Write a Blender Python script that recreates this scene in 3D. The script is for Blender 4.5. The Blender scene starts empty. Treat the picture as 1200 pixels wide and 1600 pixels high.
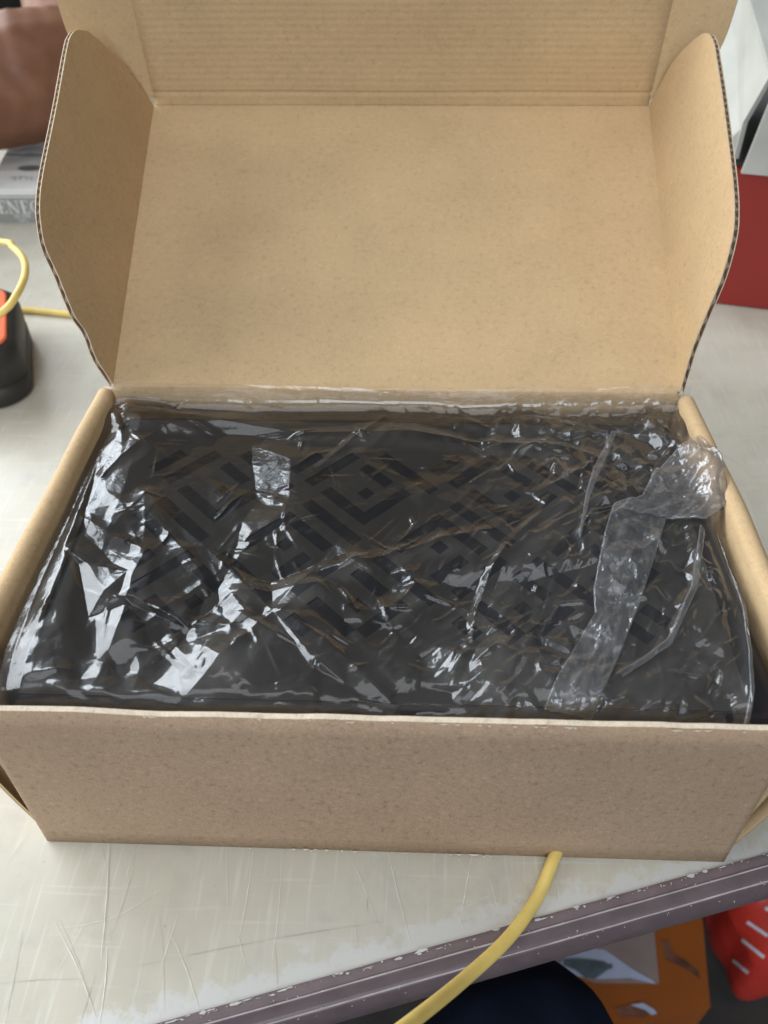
import bpy, bmesh, math, random
import numpy as np
from mathutils import Vector, Matrix
from mathutils.geometry import delaunay_2d_cdt
random.seed(7); rng = np.random.default_rng(11)
SC = bpy.context.scene
COL = SC.collection
R_ = math.radians

# ---------------------------------------------------------------- camera
CAM = np.array([0.012605, -0.186086, 0.401062])
ROT = np.array([[0.99926662, -0.01744473, 0.03408683],
                [0.03668127, 0.69152725, -0.72141843],
                [-0.01098702, 0.7221397, 0.69165999]])
FPX = 1361.2465
cd = bpy.data.cameras.new('camera'); cam = bpy.data.objects.new('camera', cd); COL.objects.link(cam)
m4 = Matrix.Identity(4)
for i in range(3):
    for j in range(3): m4[i][j] = ROT[i, j]
    m4[i][3] = CAM[i]
cam.matrix_world = m4
cd.sensor_fit = 'VERTICAL'; cd.sensor_height = 36; cd.sensor_width = 27; cd.lens = FPX / 1600 * 36
cd.clip_start = 0.01; cd.clip_end = 60
cd.dof.use_dof = True; cd.dof.focus_distance = 0.42; cd.dof.aperture_fstop = 10
SC.camera = cam

# ---------------------------------------------------------------- light
w = bpy.data.worlds.new('World'); SC.world = w; w.use_nodes = True
bg = w.node_tree.nodes['Background']; bg.inputs[0].default_value = (0.85, 0.84, 0.82, 1); bg.inputs[1].default_value = 0.15

def area(name, loc, target, sx, sy, power, col):
    l = bpy.data.lights.new(name, 'AREA'); l.shape = 'RECTANGLE'; l.size = sx; l.size_y = sy; l.energy = power; l.color = col
    o = bpy.data.objects.new(name, l); COL.objects.link(o); o.location = loc
    o.rotation_euler = (Vector(target) - Vector(loc)).to_track_quat('-Z', 'Y').to_euler()
    return o
area('doorway_light', (-2.6, 1.2, 1.35), (0, .2, .1), 3.6, 2.5, 185, (0.89, 0.95, 1.0))
area('window_light', (0.0, -2.65, 1.4), (0, .1, .1), 1.3, 1.9, 50, (0.78, 0.89, 1.0))
area('overhead_fill', (-0.3, -0.45, 2.9), (-0.3, -.3, .1), 2.8, 1.3, 21, (0.93, 0.96, 1.0))  # unseen overhead panel, added to put grey-blue patches in the film
area('far_left_fill', (-2.1, 2.6, 2.3), (0, .1, .1), 1.6, 1.2, 18, (0.82, 0.92, 1.0))  # second added panel, high at far left, for tilted film facets to reflect
SC.view_settings.view_transform = 'Standard'; SC.view_settings.look = 'None'
SC.view_settings.exposure = 0.18; SC.view_settings.gamma = 1.0
SC.cycles.transparent_max_bounces = 24; SC.cycles.max_bounces = 10; SC.cycles.sample_clamp_indirect = 6

# ---------------------------------------------------------------- helpers
def ray(px, py):
    return ROT @ np.array([(px - 600) / FPX, -(py - 800) / FPX, -1.0])
def at(px, py, z):                      # where the sight line meets the level z
    d = ray(px, py); return CAM + d * ((z - CAM[2]) / d[2])
def at_depth(px, py, dep):
    return CAM + ray(px, py) * dep

def link(name, me, mat=None, parent=None, smooth=False):
    if mat is not None:
        for mm in (mat if isinstance(mat, (list, tuple)) else [mat]): me.materials.append(mm)
    if smooth: me.polygons.foreach_set('use_smooth', [True] * len(me.polygons))
    o = bpy.data.objects.new(name, me); COL.objects.link(o)
    if parent is not None:
        o.parent = parent; o.matrix_parent_inverse = parent.matrix_basis.inverted()
    return o
def mesh(name, vs, fs, mat=None, parent=None, smooth=False):
    me = bpy.data.meshes.new(name); me.from_pydata([tuple(map(float, v)) for v in vs], [], [tuple(map(int, f)) for f in fs]); me.update()
    return link(name, me, mat, parent, smooth)
def grid_mesh(name, P, mat, parent=None, smooth=True, attr=None):
    n, m = P.shape[:2]
    idx = np.arange(n * m).reshape(n, m)
    q = np.stack([idx[:-1, :-1], idx[1:, :-1], idx[1:, 1:], idx[:-1, 1:]], -1).reshape(-1, 4)
    me = bpy.data.meshes.new(name)
    me.vertices.add(n * m); me.vertices.foreach_set('co', P.reshape(-1).astype(np.float32))
    me.loops.add(q.size); me.loops.foreach_set('vertex_index', q.reshape(-1).astype(np.int32))
    me.polygons.add(len(q)); me.polygons.foreach_set('loop_start', np.arange(0, q.size, 4, dtype=np.int32))
    me.polygons.foreach_set('loop_total', np.full(len(q), 4, dtype=np.int32))
    me.update(calc_edges=True); me.validate()
    if attr is not None:
        for k, a in attr.items():
            at_ = me.attributes.new(k, 'FLOAT', 'POINT'); at_.data.foreach_set('value', a.reshape(-1).astype(np.float32))
    return link(name, me, mat, parent, smooth)
def bm_obj(name, bm, mat=None, parent=None, smooth=False):
    me = bpy.data.meshes.new(name); bmesh.ops.recalc_face_normals(bm, faces=bm.faces); bm.to_mesh(me); bm.free()
    return link(name, me, mat, parent, smooth)
def tag(o, label=None, cat=None, group=None, kind=None):
    if label: o['label'] = label
    if cat: o['category'] = cat
    if group: o['group'] = group
    if kind: o['kind'] = kind
    return o
def empty(name, loc, label, cat, group=None):
    o = bpy.data.objects.new(name, None); COL.objects.link(o); o.location = loc; o.empty_display_size = .02
    return tag(o, label, cat, group)
def slab(name, outline, frame, t0, t1, mat, parent=None):
    """outline: (u,v) list; frame: origin, eu, ev, en; solid between heights t0 and t1"""
    O, eu, ev, en = [np.array(a, float) for a in frame]
    vs = [O + eu * u + ev * v + en * t0 for u, v in outline] + [O + eu * u + ev * v + en * t1 for u, v in outline]
    n = len(outline)
    fs = [tuple(range(n))[::-1], tuple(range(n, 2 * n))] + [(i, (i + 1) % n, n + (i + 1) % n, n + i) for i in range(n)]
    return mesh(name, vs, fs, mat, parent)
def tube(name, pts, r, mat, parent=None, seg=14, sub=8):
    P = [Vector(p) for p in pts]; path = []
    for i in range(len(P) - 1):                                  # Catmull-Rom
        p0 = P[max(i - 1, 0)]; p1 = P[i]; p2 = P[i + 1]; p3 = P[min(i + 2, len(P) - 1)]
        for k in range(sub):
            t = k / sub
            path.append(.5 * ((2 * p1) + (p2 - p0) * t + (2 * p0 - 5 * p1 + 4 * p2 - p3) * t * t + (3 * p1 - p0 - 3 * p2 + p3) * t ** 3))
    path.append(P[-1])
    vs, fs = [], []; up = Vector((0.3, 0.2, 1)).normalized()
    for i, p in enumerate(path):
        tn = (path[min(i + 1, len(path) - 1)] - path[max(i - 1, 0)]).normalized()
        a = tn.cross(up).normalized(); b = a.cross(tn); up = b
        for k in range(seg):
            th = 2 * math.pi * k / seg
            vs.append(p + (a * math.cos(th) + b * math.sin(th)) * r)
    for i in range(len(path) - 1):
        for k in range(seg):
            fs.append((i * seg + k, i * seg + (k + 1) % seg, (i + 1) * seg + (k + 1) % seg, (i + 1) * seg + k))
    fs.append(tuple(range(seg))[::-1]); fs.append(tuple(range(len(path) * seg - seg, len(path) * seg)))
    return mesh(name, vs, fs, mat, parent, True)
def rbox(cx, cy, cz, sx, sy, sz, bev=.004, seg=3):
    bm = bmesh.new(); bmesh.ops.create_cube(bm, size=1)
    for v in bm.verts: v.co = Vector((cx + v.co.x * sx, cy + v.co.y * sy, cz + v.co.z * sz))
    if bev: bmesh.ops.bevel(bm, geom=list(bm.edges), offset=bev, segments=seg, profile=.5, affect='EDGES')
    return bm
def vnoise(shape, cells, seed):                                  # smooth value noise on a grid
    r = np.random.default_rng(seed); n, m = shape; cy, cx = cells
    g = r.standard_normal((cy + 3, cx + 3))
    y = np.linspace(0, cy, n); x = np.linspace(0, cx, m)
    yi = np.minimum(y.astype(int), cy - 1); xi = np.minimum(x.astype(int), cx - 1)
    fy = (y - yi)[:, None]; fx = (x - xi)[None]
    fy = fy * fy * (3 - 2 * fy); fx = fx * fx * (3 - 2 * fx)
    a = g[np.ix_(yi, xi)]; b = g[np.ix_(yi, xi + 1)]; c = g[np.ix_(yi + 1, xi)]; d = g[np.ix_(yi + 1, xi + 1)]
    return (a * (1 - fx) + b * fx) * (1 - fy) + (c * (1 - fx) + d * fx) * fy

# ---------------------------------------------------------------- materials
def new_mat(name):
    m = bpy.data.materials.new(name); m.use_nodes = True
    nt = m.node_tree; p = nt.nodes['Principled BSDF']
    return m, nt, p
def N(nt, typ, **kw):
    n = nt.nodes.new(typ)
    for k, v in kw.items():
        if k.startswith('i_'):
            n.inputs[k[2:].replace('_', ' ')].default_value = v
        else: setattr(n, k, v)
    return n
def coords(nt, scale=(1, 1, 1), rot=(0, 0, 0)):
    g = N(nt, 'ShaderNodeNewGeometry'); mp = N(nt, 'ShaderNodeMapping'); mp.inputs['Scale'].default_value = scale; mp.inputs['Rotation'].default_value = rot
    nt.links.new(g.outputs['Position'], mp.inputs['Vector']); return mp.outputs[0]
def noise(nt, vec, scale, detail=3, rough=.55):
    n = N(nt, 'ShaderNodeTexNoise'); n.inputs['Scale'].default_value = scale; n.inputs['Detail'].default_value = detail; n.inputs['Roughness'].default_value = rough
    nt.links.new(vec, n.inputs['Vector']); return n.outputs[0]
def ramp(nt, fac, stops):
    r = N(nt, 'ShaderNodeValToRGB'); e = r.color_ramp.elements
    while len(e) < len(stops): e.new(.5)
    for k, (pos, c) in enumerate(stops):
        e[k].position = pos; e[k].color = c if len(c) == 4 else (*c, 1)
    nt.links.new(fac, r.inputs[0]); return r.outputs[0]
def mix(nt, a, b, fac, mode='MIX'):
    n = N(nt, 'ShaderNodeMix', data_type='RGBA', blend_type=mode)
    for s, v in ((n.inputs[6], a), (n.inputs[7], b), (n.inputs[0], fac)):
        if hasattr(v, 'links') or hasattr(v, 'is_linked'): nt.links.new(v, s)
        else: s.default_value = v if not isinstance(v, tuple) else ((*v, 1) if len(v) == 3 else v)
    return n.outputs[2]
def bump(nt, p, h, strength, dist=.001):
    b = N(nt, 'ShaderNodeBump'); b.inputs['Strength'].default_value = strength; b.inputs['Distance'].default_value = dist
    nt.links.new(h, b.inputs['Height']); nt.links.new(b.outputs[0], p.inputs['Normal'])
def plain(name, col, rough=.5, spec=.5, bumps=None, var=.12, vscale=60, **kw):
    m, nt, p = new_mat(name)
    v = coords(nt); f = noise(nt, v, vscale, 4)
    lo = tuple(c * (1 - var) for c in col); hi = tuple(min(1, c * (1 + var)) for c in col)
    nt.links.new(ramp(nt, f, [(.3, lo), (.7, hi)]), p.inputs['Base Color'])
    p.inputs['Roughness'].default_value = rough; p.inputs['Specular IOR Level'].default_value = spec
    if bumps: bump(nt, p, noise(nt, v, bumps[0], 3), bumps[1], bumps[2])
    for k, x in kw.items(): p.inputs[k].default_value = x
    return m
def kraft(name, base, fleck=1.0):
    m, nt, p = new_mat(name)
    v = coords(nt)
    big = noise(nt, v, 18, 4); mid = noise(nt, v, 300, 4, .7); fine = noise(nt, v, 1300, 2, .6)
    c = ramp(nt, big, [(.3, tuple(x * .93 for x in base)), (.7, tuple(x * 1.06 for x in base))])
    k1 = ramp(nt, mid, [(.30, (.70, .66, .62)), (.45, (.98, .98, .98)), (.58, (1.0, 1.0, 1.0)), (.72, (1.24, 1.24, 1.24))])
    c = mix(nt, c, k1, .8 * fleck, 'MULTIPLY')
    k2 = ramp(nt, fine, [(.3, (.80, .77, .74)), (.7, (1.13, 1.13, 1.13))])
    c = mix(nt, c, k2, .7 * fleck, 'MULTIPLY')
    fv = coords(nt, (1, 5, 5)); fb = noise(nt, fv, 300, 2, .5)                  # pale and dark fibres
    fib = ramp(nt, fb, [(.74, (0, 0, 0)), (.79, (1, 1, 1))]); c = mix(nt, c, tuple(min(1, x * 1.35) for x in base), fib)
    fv2 = coords(nt, (5, 1.2, 5), (0, 0, .6)); fb2 = noise(nt, fv2, 260, 2, .5)
    fib2 = ramp(nt, fb2, [(.755, (0, 0, 0)), (.80, (.8, .8, .8))]); c = mix(nt, c, tuple(x * .62 for x in base), fib2)
    nt.links.new(c, p.inputs['Base Color']); p.inputs['Roughness'].default_value = .82; p.inputs['Specular IOR Level'].default_value = .25
    dp = N(nt, 'ShaderNodeVectorMath', operation='DOT_PRODUCT'); dp.inputs[1].default_value = (0, 2 * math.pi / .0046, 2 * math.pi / .0046)
    nt.links.new(v, dp.inputs[0]); sn = N(nt, 'ShaderNodeMath', operation='SINE'); nt.links.new(dp.outputs['Value'], sn.inputs[0])
    sm = N(nt, 'ShaderNodeMath', operation='MULTIPLY'); nt.links.new(sn.outputs[0], sm.inputs[0]); nt.links.new(ramp(nt, noise(nt, v, 14, 3), [(.35, (.015, .015, .015)), (.7, (.10, .10, .10))]), sm.inputs[1])
    ad = N(nt, 'ShaderNodeMath', operation='ADD'); nt.links.new(sm.outputs[0], ad.inputs[0]); nt.links.new(noise(nt, v, 350, 5, .7), ad.inputs[1])
    dn = N(nt, 'ShaderNodeMath', operation='MULTIPLY_ADD'); dn.inputs[1].default_value = 1.6; nt.links.new(noise(nt, v, 55, 3, .5), dn.inputs[0]); nt.links.new(ad.outputs[0], dn.inputs[2])
    bump(nt, p, dn.outputs[0], .42, .0005)
    return m
KRAFT_IN = kraft('kraft_inside', (.575, .405, .226), .6)
KRAFT_OUT = kraft('kraft_outside', (.44, .308, .205), 1.25)
CUT = kraft('kraft_cut_edge', (.66, .56, .43))
FLUTE = kraft('kraft_flute', (.60, .47, .32))
BLACKP = plain('black_plastic', (.005, .006, .012), .42, .5, (900, .12, .0002))
PANEL = plain('charcoal_plastic', (.066, .060, .053), .55, .4, (1500, .2, .0002))
SLOT = plain('black_mesh', (.0025, .0025, .003), .9, .1)
YELLOW = plain('yellow_cable', (.78, .58, .17), .45, .5, (300, .12, .0004), .13, 45)
OFFW = plain('offwhite_card', (.40, .395, .355), .65, .3, (250, .15, .0005), .10, 25)
WHITEC = plain('white_card', (.74, .735, .70), .65, .3, (250, .15, .0005), .05)
GREYC = plain('grey_print', (.30, .30, .29), .45, .4, None, .05)
SILVER = plain('silver_print', (.56, .56, .54), .4, .5, None, .06)
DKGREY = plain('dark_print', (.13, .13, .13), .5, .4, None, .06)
REDC = plain('dark_red_card', (.26, .022, .015), .5, .4, (60, .1, .001), .08, 12)
RUBBER = plain('black_rubber', (.022, .022, .021), .5, .5, (600, .12, .0003))
ORANGE = plain('orange_label', (.80, .17, .06), .45, .5, None, .05)
SKIN = plain('brown_skin', (.205, .088, .046), .5, .4, (420, .3, .0006), .12, 40)
SKIN.node_tree.nodes['Principled BSDF'].inputs['Subsurface Weight'].default_value = .12
SKIN.node_tree.nodes['Principled BSDF'].inputs['Subsurface Radius'].default_value = (.012, .005, .003)
SHIRT = plain('black_shirt', (.018, .018, .018), .9, .2, (500, .4, .0006))
NAVY = plain('navy_cloth', (.010, .016, .035), .9, .2, (900, .5, .0006), .25, 30)
FLOORM = plain('dark_floor', (.06, .055, .05), .8, .3, (40, .3, .003), .3, 9)
ORANGEC = plain('orange_card', (.38, .105, .018), .5, .4, (80, .1, .001), .1, 15)
PALEPR = plain('pale_blue_print', (.55, .60, .78), .5, .4, None, .06)
PINKPR = plain('taupe_print', (.36, .27, .25), .5, .4, None, .06)
FISHPR = plain('slate_print', (.13, .17, .20), .5, .4, None, .35, 60)
PURPR = plain('plum_print', (.20, .085, .05), .5, .4, None, .5, 60)
REDBAG = plain('red_bag', (.62, .045, .03), .42, .5, (45, .35, .004), .15, 14)
WHITEPR = plain('white_print', (.75, .72, .78), .5, .4, None, .04)

def film_material(name, haze, rough=.045):
    m, nt, p = new_mat(name); nt.nodes.remove(p); out = nt.nodes['Material Output']
    tr = N(nt, 'ShaderNodeBsdfTransparent'); tr.inputs[0].default_value = (.95, .95, .95, 1)
    gl = N(nt, 'ShaderNodeBsdfGlossy'); gl.inputs['Roughness'].default_value = rough * 1.9; gl.inputs['Color'].default_value = (1, 1, 1, 1)
    df = N(nt, 'ShaderNodeBsdfTranslucent'); df.inputs[0].default_value = (.80, .81, .84, 1)
    d2 = N(nt, 'ShaderNodeBsdfDiffuse'); d2.inputs[0].default_value = (.80, .81, .84, 1)
    dm = N(nt, 'ShaderNodeMixShader'); dm.inputs[0].default_value = .3
    nt.links.new(d2.outputs[0], dm.inputs[1]); nt.links.new(df.outputs[0], dm.inputs[2])
    fr = N(nt, 'ShaderNodeFresnel'); fr.inputs[0].default_value = 1.5
    mu = N(nt, 'ShaderNodeMath', operation='MULTIPLY', use_clamp=True); mu.inputs[1].default_value = 1.4
    nt.links.new(fr.outputs[0], mu.inputs[0])
    g2 = N(nt, 'ShaderNodeBsdfGlossy'); g2.inputs['Roughness'].default_value = .30; g2.inputs['Color'].default_value = (.95, .97, 1, 1)
    gm = N(nt, 'ShaderNodeMixShader'); gm.inputs[0].default_value = .34; nt.links.new(gl.outputs[0], gm.inputs[1]); nt.links.new(g2.outputs[0], gm.inputs[2])
    m1 = N(nt, 'ShaderNodeMixShader'); nt.links.new(mu.outputs[0], m1.inputs[0]); nt.links.new(tr.outputs[0], m1.inputs[1]); nt.links.new(gm.outputs[0], m1.inputs[2])
    m2 = N(nt, 'ShaderNodeMixShader'); nt.links.new(m1.outputs[0], m2.inputs[1]); nt.links.new(dm.outputs[0], m2.inputs[2])
    at_ = N(nt, 'ShaderNodeAttribute', attribute_name='haze')
    ad = N(nt, 'ShaderNodeMath', operation='ADD', use_clamp=True); ad.inputs[1].default_value = haze; nt.links.new(at_.outputs['Fac'], ad.inputs[0])
    nt.links.new(ad.outputs[0], m2.inputs[0]); nt.links.new(m2.outputs[0], out.inputs[0])
    b = N(nt, 'ShaderNodeBump'); b.inputs['Strength'].default_value = .35; b.inputs['Distance'].default_value = .0008
    nt.links.new(noise(nt, coords(nt), 120, 3, .6), b.inputs['Height'])
    for n in (gl, g2, fr): nt.links.new(b.outputs[0], n.inputs['Normal'])
    return m
FILM = film_material('clear_film', .005)
FILM2 = film_material('folded_film', .03, .04)

# ---------------------------------------------------------------- setting: table, floor
E0 = np.array([0.0032, -0.0488, 0]); ED = np.array([0.9583, 0.2857, 0]); EN = np.array([0.2857, -0.9583, 0])   # edge line and its outward normal
def table_material():
    m, nt, p = new_mat('worn_table_top'); v = coords(nt)
    base = ramp(nt, noise(nt, v, 7, 5, .6), [(.3, (.455, .415, .33)), (.5, (.54, .505, .415)), (.72, (.60, .57, .485))])
    st = ramp(nt, noise(nt, v, 26, 5, .7), [(.52, (0, 0, 0)), (.72, (.5, .5, .5))]); c = mix(nt, base, (.40, .37, .31), st)
    for sc_, ro, k_ in (((1, .05, 1), .12, 420), ((1, .07, 1), -.5, 300), ((.06, 1, 1), .28, 260)):             # fine rubbed hairlines
        hl = ramp(nt, noise(nt, coords(nt, sc_, (0, 0, ro)), k_, 2, .5), [(.60, (0, 0, 0)), (.74, (.28, .28, .28))]); c = mix(nt, c, (.72, .71, .66), hl)
    sm = ramp(nt, noise(nt, coords(nt, (1, 1, 1)), 3.2, 6, .75), [(.5, (0, 0, 0)), (.66, (.4, .4, .4))]); c = mix(nt, c, (.44, .43, .40), sm)
    sp = ramp(nt, noise(nt, v, 150, 2, .5), [(.74, (0, 0, 0)), (.78, (.5, .5, .5))]); c = mix(nt, c, (.25, .24, .22), sp)
    # paint worn to white along the edge
    dp = N(nt, 'ShaderNodeVectorMath', operation='DOT_PRODUCT'); dp.inputs[1].default_value = tuple(-EN)
    g = N(nt, 'ShaderNodeNewGeometry'); sb = N(nt, 'ShaderNodeVectorMath', operation='SUBTRACT'); sb.inputs[1].default_value = tuple(E0)
    nt.links.new(g.outputs['Position'], sb.inputs[0]); nt.links.new(sb.outputs[0], dp.inputs[0])
    mr = N(nt, 'ShaderNodeMapRange'); mr.inputs[1].default_value = 0; mr.inputs[2].default_value = .026; mr.inputs[3].default_value = .22; mr.inputs[4].default_value = -.30
    nt.links.new(dp.outputs['Value'], mr.inputs[0])
    ad = N(nt, 'ShaderNodeMath', operation='ADD'); nt.links.new(mr.outputs[0], ad.inputs[0]); nt.links.new(noise(nt, coords(nt, (1, 1, 1)), 75, 6, .7), ad.inputs[1])
    wr = ramp(nt, ad.outputs[0], [(.50, (0, 0, 0)), (.60, (.75, .75, .75))]); c = mix(nt, c, (.60, .60, .585), wr)
    nt.links.new(c, p.inputs['Base Color'])
    rr = ramp(nt, noise(nt, v, 20, 4), [(.3, (.30, .30, .30)), (.7, (.48, .48, .48))]); nt.links.new(rr, p.inputs['Roughness'])
    p.inputs['Specular IOR Level'].default_value = .45
    bump(nt, p, noise(nt, v, 90, 5, .6), .12, .0006)
    return m
TABLE = table_material()
MOULD = plain('mauve_edge_vinyl', (.152, .110, .114), .42, .5, (220, .25, .0006), .14, 70)
MOULDL = plain('mauve_edge_wear', (.42, .37, .37), .45, .5, (300, .25, .0006), .2, 120)
SCR = plain('pale_scratch', (.72, .71, .65), .6, .3, None, .1)
SCRD = plain('dark_scratch', (.44, .42, .36), .6, .3, None, .2)
DUST = plain('pale_debris', (.56, .53, .51), .7, .3, None, .1)

table = empty('table', (0, .6, 0), 'worn beige table top with a mauve vinyl edge under the open carton', 'table')
def P2(a, d, z=0): return E0 + ED * a - EN * d + np.array([0, 0, z])       # along the edge, inwards, up
tb = mesh('table_top', [P2(-1.3, 0), P2(1.1, 0), P2(1.1, 1.9), P2(-1.3, 1.9), P2(-1.3, 0, -.03), P2(1.1, 0, -.03), P2(1.1, 1.9, -.03), P2(-1.3, 1.9, -.03)],
          [(0, 1, 2, 3), (7, 6, 5, 4), (1, 5, 6, 2), (2, 6, 7, 3), (3, 7, 4, 0)], TABLE, table)
prof = [(-.0005, .0006), (.0012, .0007), (.0030, .0000), (.0040, -.0006), (.0043, -.0002), (.0049, -.0004), (.0053, -.0016), (.0076, -.0055), (.0087, -.0072), (.0093, -.0071), (.0097, -.0084), (.0110, -.0150), (.0112, -.0240), (.0095, -.0285), (-.0005, -.0285)]
na = 160; vs = []; fs = []
for i in range(na):
    a = -1.3 + 2.4 * i / (na - 1)
    for (o, z) in prof: vs.append(E0 + ED * a + EN * (o + random.uniform(-1, 1) * .00012) + np.array([0, 0, z + random.uniform(-1, 1) * .00012]))
k = len(prof)
for i in range(na - 1):
    for j in range(k - 1): fs.append((i * k + j, (i + 1) * k + j, (i + 1) * k + j + 1, i * k + j + 1))
em = mesh('edge_moulding', vs, fs, [MOULD, MOULDL], table, True)
for pl in em.data.polygons:
    j = pl.index % (k - 1)
    if j in (4, 8): pl.material_index = 1
def ribbon(bm, pts, wd, z=.00025):
    n = len(pts); prev = None
    for i, p in enumerate(pts):
        d = np.array(pts[min(i + 1, n - 1)]) - np.array(pts[max(i - 1, 0)]); d = d / (np.linalg.norm(d) + 1e-9); nn = np.array([-d[1], d[0]])
        t = i / (n - 1); ww = wd * .72 * (.25 + .75 * (.6 + .4 * math.sin(i * 2.3 + p[0] * 900)) * math.sin(math.pi * min(max(t, .05), .95))) * .5
        a = bm.verts.new((p[0] + nn[0] * ww, p[1] + nn[1] * ww, z)); b = bm.verts.new((p[0] - nn[0] * ww, p[1] - nn[1] * ww, z))
        if prev: bm.faces.new((prev[0], a, b, prev[1]))
        prev = (a, b)
bs = bmesh.new(); bd = bmesh.new()
def scr(bm, a, b, wd, bend=.0):
    A = at(*a, 0)[:2]; B = at(*b, 0)[:2]; nrm = np.array([-(B - A)[1], (B - A)[0]])
    ribbon(bm, [A + (B - A) * t + nrm * bend * math.sin(math.pi * t) + rng.standard_normal(2) * .00008 for t in np.linspace(0, 1, 12)], wd)
for a, b, wd, bd_ in [((170, 1315), (158, 1500), .0008, .01), ((168, 1480), (155, 1600), .0009, .02), ((395, 1330), (372, 1470), .0006, .02), ((372, 1460), (384, 1512), .0005, 0), ((542, 1330), (590, 1450), .0006, .03),
                     ((605, 1330), (645, 1490), .0007, .0), ((737, 1338), (718, 1440), .0008, .0), ((270, 1465), (312, 1580), .0006, .02), ((85, 1440), (150, 1590), .0006, .02), ((210, 1320), (190, 1400), .0004, .0),
                     ((860, 1360), (872, 1420), .0005, .1), ((440, 1330), (425, 1500), .0005, .02), ((250, 1390), (90, 1450), .0004, .1)]:
    scr(bs, a, b, wd, bd_)
for a, b, wd, bd_ in [((173, 1316), (161, 1490), .0004, .01), ((0, 1537), (130, 1530), .0004, .02), ((215, 1510), (600, 1440), .0004, .01), ((215, 1320), (175, 1460), .0004, .03), ((35, 1455), (8, 1600), .0004, .01), ((150, 1520), (125, 1600), .0005, 0), ((95, 1440), (150, 1590), .0003, .02),
                     ((1105, 700), (1190, 760), .0006, .1), ((1110, 520), (1200, 560), .0005, .05), ((430, 1480), (434, 1545), .0005, 0), ((250, 1430), (256, 1600), .0003, .02)]:
    scr(bd, a, b, wd, bd_)
for i in range(110):
    x = random.uniform(-.30, .2); y = random.uniform(-.16, .0); L = random.uniform(.004, .03); th = random.gauss(1.5, .5)
    ribbon(bs if i % 5 else bd, [(x + math.cos(th) * L * t, y + math.sin(th) * L * t + .002 * t * t) for t in np.linspace(0, 1, 5)], random.uniform(.0002, .0005), .0003 + i * 3e-6)
for i in range(60):
    x = random.uniform(-.9, .9); y = random.uniform(.2, 1.1); L = random.uniform(.01, .08); th = random.uniform(0, 3.1)
    ribbon(bs if i % 2 else bd, [(x + math.cos(th) * L * t, y + math.sin(th) * L * t) for t in np.linspace(0, 1, 5)], random.uniform(.0003, .0007), .0003 + i * 3e-6)
def clip_edge(bm):
    dead = [v for v in bm.verts if (np.array(v.co[:]) - E0) @ EN > -.0004]
    bmesh.ops.delete(bm, geom=dead, context='VERTS')
clip_edge(bs); clip_edge(bd)
tag(bm_obj('scratches', bs, SCR, table), kind='stuff'); tag(bm_obj('dark_scratches', bd, SCRD, table), kind='stuff')
bm = bmesh.new()                                                            # crumbs of torn vinyl stuck along the edge
for i in range(330):
    a = random.uniform(-.35, .28); o = random.choice([.0004, .0006, .0010, .0043, .0090, .0100]) + random.gauss(0, .0005); L = random.uniform(.0002, .0007) * random.choice([1, 1, 1.6])
    z = float(np.interp(o, [q[0] for q in prof[:12]], [q[1] for q in prof[:12]])) + .0003
    c = E0 + ED * a + EN * o; th = random.gauss(0, .7); d = (ED * math.cos(th) + EN * math.sin(th)) * L; n2 = np.array([-d[1], d[0], 0]) * .3
    q = [c - d, c + n2, c + d, c - n2]
    bm.faces.new([bm.verts.new((p[0], p[1], z + random.uniform(0, .0006))) for p in q])
tag(bm_obj('edge_debris', bm, DUST, table), kind='stuff')
bm = bmesh.new()                                                            # chipped paint along the top of the edge
for i in range(90):
    a = random.uniform(-.35, .28); L = random.uniform(.0006, .0042) * random.random() ** .5; W_ = random.uniform(.0002, .0009); n_ = random.randint(5, 8)
    c = E0 + ED * a + EN * random.uniform(-.0002, .0012); ring = []
    for k_ in range(n_):
        th = 2 * math.pi * k_ / n_; q = c + ED * (L * math.cos(th) * random.uniform(.6, 1.1)) + EN * (W_ * math.sin(th) * random.uniform(.5, 1.2))
        ring.append(bm.verts.new((q[0], q[1], .0010 + 2e-6 * i)))
    bm.faces.new(ring)
tag(bm_obj('paint_chips', bm, plain('chipped_paint', (.56, .55, .53), .7, .3, None, .15), table), kind='stuff')
for sx, sy in ((-1.2, .1), (.95, .1), (-1.2, 1.75), (.95, 1.75)):
    q = P2(sx, sy)
    bm = bmesh.new(); bmesh.ops.create_cone(bm, cap_ends=True, segments=12, radius1=.016, radius2=.016, depth=.69, matrix=Matrix.Translation((q[0], q[1], -.03 - .345)))
    bm_obj('leg', bm, BLACKP, table, True)

fl = mesh('floor', [(-5, -4, -.72), (5, -4, -.72), (5, 6, -.72), (-5, 6, -.72)], [(0, 1, 2, 3)], FLOORM); tag(fl, kind='structure')

# ---------------------------------------------------------------- cardboard mailer box
BW, BD, BH, T = .32, .217, .1116, .0024
HW = BW / 2
box = empty('cardboard_box', (0, BD / 2, 0), 'open brown cardboard mailer box with its lid raised, holding the film wrapped black device', 'cardboard box')
slab('base_panel', [(-HW, .001), (HW, .001), (HW, BD), (-HW, BD)], ((0, 0, .0006), (1, 0, 0), (0, 1, 0), (0, 0, 1)), 0, T, KRAFT_IN, box)
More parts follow.
